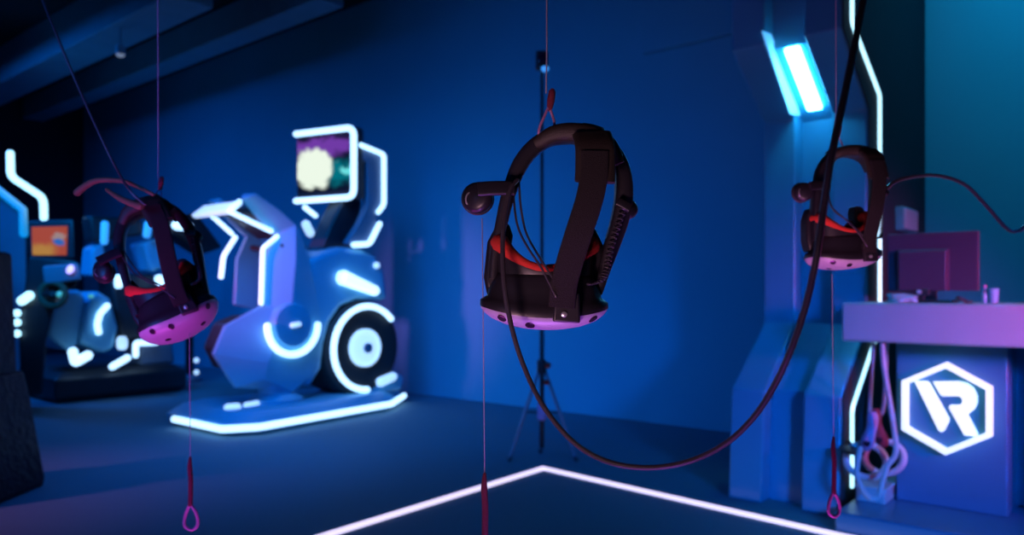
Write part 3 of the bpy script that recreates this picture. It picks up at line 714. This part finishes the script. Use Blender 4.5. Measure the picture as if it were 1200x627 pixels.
# ================================================================== TRIPOD STAND WITH TRACKING SENSOR
D0 = 5.45
cx_ = at(635, 540, D0); cx_.z = 0
t = thing('tripod_stand', 'thin black tripod light stand near the corner of the floor strip', 'stand', None, None, Matrix.Translation((cx_.x, D0, 0)))
x0, y0 = cx_.x, D0
ztop = at(637, 82, D0).z
build('pole', G().tube([(x0, y0, .1), (x0, y0, 1.25)], .017, 10), M['plastic'], t, 'W')
build('upper_pole', G().tube([(x0, y0, 1.2), (x0, y0, ztop)], .012, 10), M['plastic'], t, 'W')
hb_ = build('hub', G().lathe([(.03, .62), (.034, .63), (.034, .71), (.026, .72)], (x0, y0, 0), (0, 0, 1), 16), M['plastic'], t, 'W')
build('clamp_knob', G().lathe([(.018, 0), (.022, .01), (.018, .035), (0, .036)], (x0 + .025, y0 - .01, .68), (1, -.4, 0), 12), M['foam'], hb_, 'W')
build('clamp_knob', G().lathe([(.016, 0), (.02, .01), (.014, .03), (0, .031)], (x0 + .02, y0 - .015, .56), (.9, -.5, 0), 12), M['foam'], hb_, 'W')
build('spreader_collar', G().lathe([(.022, .29), (.034, .30), (.034, .40), (.022, .41)], (x0, y0, 0), (0, 0, 1), 16), M['pinkcord'], t, 'W')
for dx, dy in ((-.23, -.02), (.24, -.02), (.0, .25)):
    lg_ = build('leg', G().tube([(x0 + dx*.06, y0 + dy*.06, .66), (x0 + dx*.55, y0 + dy*.55, .33), (x0 + dx, y0 + dy, .015)], .013, 8), M['midshell'], t, 'W')
    build('brace', G().tube([(x0, y0, .34), (x0 + dx*.52, y0 + dy*.52, .35)], .006, 6), M['plastic'], lg_, 'W')
    build('rubber_foot', G().tube([(x0 + dx*.97, y0 + dy*.97, .03), (x0 + dx*1.02, y0 + dy*1.02, .012)], .017, 8), M['rubber'], lg_, 'W')
t = thing('tracking_sensor', 'small black tracking sensor box on top of the tripod stand', 'sensor', None, None, Matrix.Translation((x0, y0, ztop)))
sb = build('casing', G().box((x0 - .045, y0 - .035, ztop), (x0 + .045, y0 + .035, ztop + .13)), M['plastic'], t, 'W', bevel=.015)
build('glass_front', G().lathe([(.035, 0), (.035, .006), (.02, .01), (0, .011)], (x0, y0 - .035, ztop + .07), (0, -1, 0), 20), M['lens'], sb, 'W')
build('status_light', G().lathe([(.0, -.04), (.022, -.03), (.03, -.01), (.022, .0), (.0, .002)], (x0 + .02, y0 - .045, ztop + .01), (0, 0, 1), 14), M['blue_led'], sb, 'W')

# ================================================================== LEFT BACKGROUND
# twin simulator behind the tilted headset
VT = -7.2
def uzt(ps, v=VT): return [uz(p, v) for p in ps]
g0 = on_v(130, 466, VT)
t = thing('twin_simulator', 'twin-seat ride simulator with pale blue seat shells behind the tilted headset', 'simulator', (VT - .4, g0.y, 0))
pf = [uz((58, 468), VT)[0], uz((212, 462), VT)[0]]
base = build('base_platform', G().rings([[(VT + .15 - i_, pf[0] + i_, z), (VT + .15 - i_, pf[1] - i_, z), (VT - 1.1 + i_, pf[1] - i_, z), (VT - 1.1 + i_, pf[0] + i_, z)] for z, i_ in ((0, .06), (.06, 0), (.26, 0), (.33, .12))]), M['darkshell'], t, bevel=.02)
def pod(ps, v0, v1, m='shell', name='seat_shell', bev=.04): return build(name, G().prism_v(uzt(ps, v0), v0, v1), M[m], t, bevel=bev)
p1 = pod([(76,344),(94,339),(101,350),(91,405),(80,412),(55,393),(62,362)], VT - .05, VT - .6)
p2 = pod([(113,340),(130,350),(139,384),(133,409),(120,414),(94,402),(100,362)], VT, VT - .55)
pod([(108,290),(122,283),(127,320),(105,324)], VT - .2, VT - .5, name='backrest')
pod([(168,285),(195,277),(203,310),(178,319)], VT - .1, VT - .5, name='backrest')
pod([(165,395),(200,385),(206,425),(165,430)], VT - .15, VT - .6, 'midshell', 'step_shell')
pod([(105,252),(166,256),(168,276),(108,284)], VT - .15, VT - .4, 'darkshell', 'headrest_frame')
pod([(182,252),(232,250),(262,290),(240,298),(205,275),(184,280)], VT - .15, VT - .5, 'darkshell', 'headrest_frame')
pod([(128,322),(178,320),(205,345),(208,392),(142,400)], VT - .2, VT - .6, 'darkshell', 'seat')
def light(ps, r, m='neon', v=VT + .03, par=None, nm='neon_light'):
    return build(nm, G().tube(roundcorner([on_v(*p, v) for p in ps], .03), r*.78, 8), M[m], par or t)
light([(126,358),(117,368),(114,380),(116,390)], .045, par=p2)
light([(85,411),(88,425),(104,416)], .065, par=base, v=VT + .17)
light([(131,430),(150,419)], .05, par=base, v=VT + .17)
light([(143,398),(143,406)], .08, 'neon_soft')
light([(159,417),(159,402),(184,401)], .045)
light([(139,325),(139,335)], .06)
light([(186,326),(190,334)], .07)
light([(192,260),(192,269)], .055)
light([(206,264),(221,265)], .075)
light([(123,262),(122,284)], .055, 'blue_led')
light([(174,262),(172,276)], .06, 'blue_led')
light([(105,347),(108,347)], .03, 'green_led', v=VT + .06)
# slim post with two small lamps
q = rat(222, 440, 10.3); 
t = thing('lamp_post', 'slim dark post with two small round lamps between the two simulators', 'post', (q.x, q.y, 0))
build('foot', G().lathe([(.15, 0), (.16, .03), (.14, .07), (.05, .1)], (q.x, q.y, 0), (0, 0, 1), 24), M['midshell'], t)
build('shaft', G().box((q.x - .05, q.y - .04, .09), (q.x + .05, q.y + .04, 1.0)), M['darkshell'], t, bevel=.015)
for py in (422, 436):
    c_ = rat(234, py, 10.1)
    build('lamp', G().lathe([(.03, -.02), (.035, 0), (.025, .02), (0, .026)], (c_.x, q.y - .06, c_.z), (.3, -1, 0), 14), M['neon_soft'], t)
# arcade machine with the orange screen
DA = 7.4
def A(px, py, dd=0.0): return M_INV @ at(px, py, DA + dd)
q = A(60, 440)
t = thing('arcade_machine', 'dark arcade machine with an orange lit screen at the far left', 'arcade machine', (q.x, q.y, 0))
def aprism(ps, d0, d1): return G().rings([[A(x, y, d_) for x, y in ps] for d_ in (d0, d1)])
cab = build('cabinet', aprism([(34,300),(90,305),(92,332),(66,352),(54,400),(50,462),(24,466),(22,380),(30,330)], 0, .6), M['darkshell'], t, bevel=.03)
hs = build('display_housing', aprism([(33,259),(86,257),(88,303),(34,305)], .02, .12), M['darkshell'], t, bevel=.02)
o = build('display_panel', G().add([A(38, 299, .01), A(78, 299, .01), A(79, 265, .01), A(37, 266, .01)], [(0, 1, 2, 3)]), M['screen_orange'], hs); uv_quad(o); o['label'] = 'lit orange screen'
build('control_panel', aprism([(50,312),(92,308),(96,328),(52,334)], -.12, .05), M['midshell'], t, bevel=.02)
w = [A(62 + 15*math.cos(a_), 345 + 14*math.sin(a_), -.12 - .03*math.sin(a_)) for a_ in [2*PI*i/24 for i in range(24)]]
sw = build('steering_wheel', G().tube(w, .03, 8, closed=True), M['tan'], t)
build('wheel_spoke', G().tube([A(47, 345, -.12), A(77, 345, -.12)], .022, 8), M['darkshell'], sw)
build('wheel_column', G().tube([A(62, 345, -.12), A(66, 350, .05)], .04, 8), M['darkshell'], t)
build('button_light', G().lathe([(.04, 0), (.045, .01), (.03, .02), (0, .022)], A(83, 316, -.13), (.4, -1, .3), 16), M['purple_led'], t)
build('button_light', G().lathe([(.03, 0), (.03, .01), (.02, .02), (0, .022)], A(70, 345, -.16), (.4, -1, .3), 16), M['green_led'], t)
build('neon_light', G().tube([A(25, 353, -.04), A(35, 346, -.04)], .045, 8), M['neon_cyan'], t)
for yy in (367, 378, 391):
    build('neon_dot', G().lathe([(.03, -.02), (.036, 0), (.03, .02), (0, .03)], A(20, yy, -.03), (.3, -1, 0), 14), M['neon_cyan'], t)
# angular blue booth and the zigzag neon on the dark left wall side
DB = 9.6
def B(px, py, dd=0.0): return M_INV @ at(px, py, DB + dd)
t = thing('booth', 'angular blue booth at the left edge behind the arcade machine', 'booth', tuple(M_INV @ Vector((at(0, 470, DB).x, DB, 0))))
g = G().rings([[B(x, y, d_) for x, y in ((-60,195),(-6,219),(31,247),(31,472),(-60,472))] for d_ in (0, .7)])
build('body', g, M['midshell'], t, bevel=.03)
build('glow_edge', G().tube([B(-55, 196, -.03), B(-6, 220, -.03), B(27, 246, -.03), B(28, 275, -.03)], .05, 8), glow('cyan_dim', (0.0, .30, .62), .45), t)  # emission paints the neon light caught on the booth's top chamfer
o = build('neon_sign', G().tube(roundcorner([B(12, 179, -.05), B(12.5, 207, -.05), B(51, 232, -.05), B(51.5, 256, -.05)], .08), .042, 10), M['neon_cyan'])
tag(o, 'zigzag white neon tube glowing above the arcade machine', 'neon light')

# dark wrapped pillar at the left edge, near
q = on_z(20, 585, 0)
pl = [(-3.36, -2.46), (-3.02, -2.86), (-3.5, -3.3), (-3.9, -2.9)]
t = thing('pillar', 'dark pillar at the left edge with a glossy wrapped foot on the floor', 'pillar', (-3.45, -2.85, 0))
def plr(cz): 
    out = []
    for z, s_ in cz: out.append([(-3.45 + (v + 3.45)*s_, -2.88 + (u + 2.88)*s_, z) for v, u in pl])
    return out
build('foot', G().rings(plr(((0, 1.0), (.05, 1.02), (.55, .84), (.72, .76)))), M['darkfab'], t, bevel=.02)
build('shaft', G().rings(plr(((.7, .68), (1.42, .62), (1.44, .58)))), M['darkfab'], t, bevel=.02)
# small ceiling lamp
q = rat(141, 60, 9.0)
t = thing('ceiling_spotlight', 'small pale spotlight hanging from the dark ceiling at upper left', 'spotlight', (q.x, q.y, CEIL))
build('stem', G().tube([(q.x, q.y, CEIL), (q.x, q.y, q.z + .04)], .012, 8), M['beam'], t)
hd = build('housing', G().lathe([(.02, .07), (.05, .06), (.055, -.03), (.045, -.04)], q, (0, 0, 1), 18), M['pale'], t)
build('bulb', G().lathe([(.042, -.02), (.05, -.045), (.03, -.065), (0, -.07)], q, (0, 0, 1), 18), glow('dim_bulb', (.25, .3, .35), .5), hd)
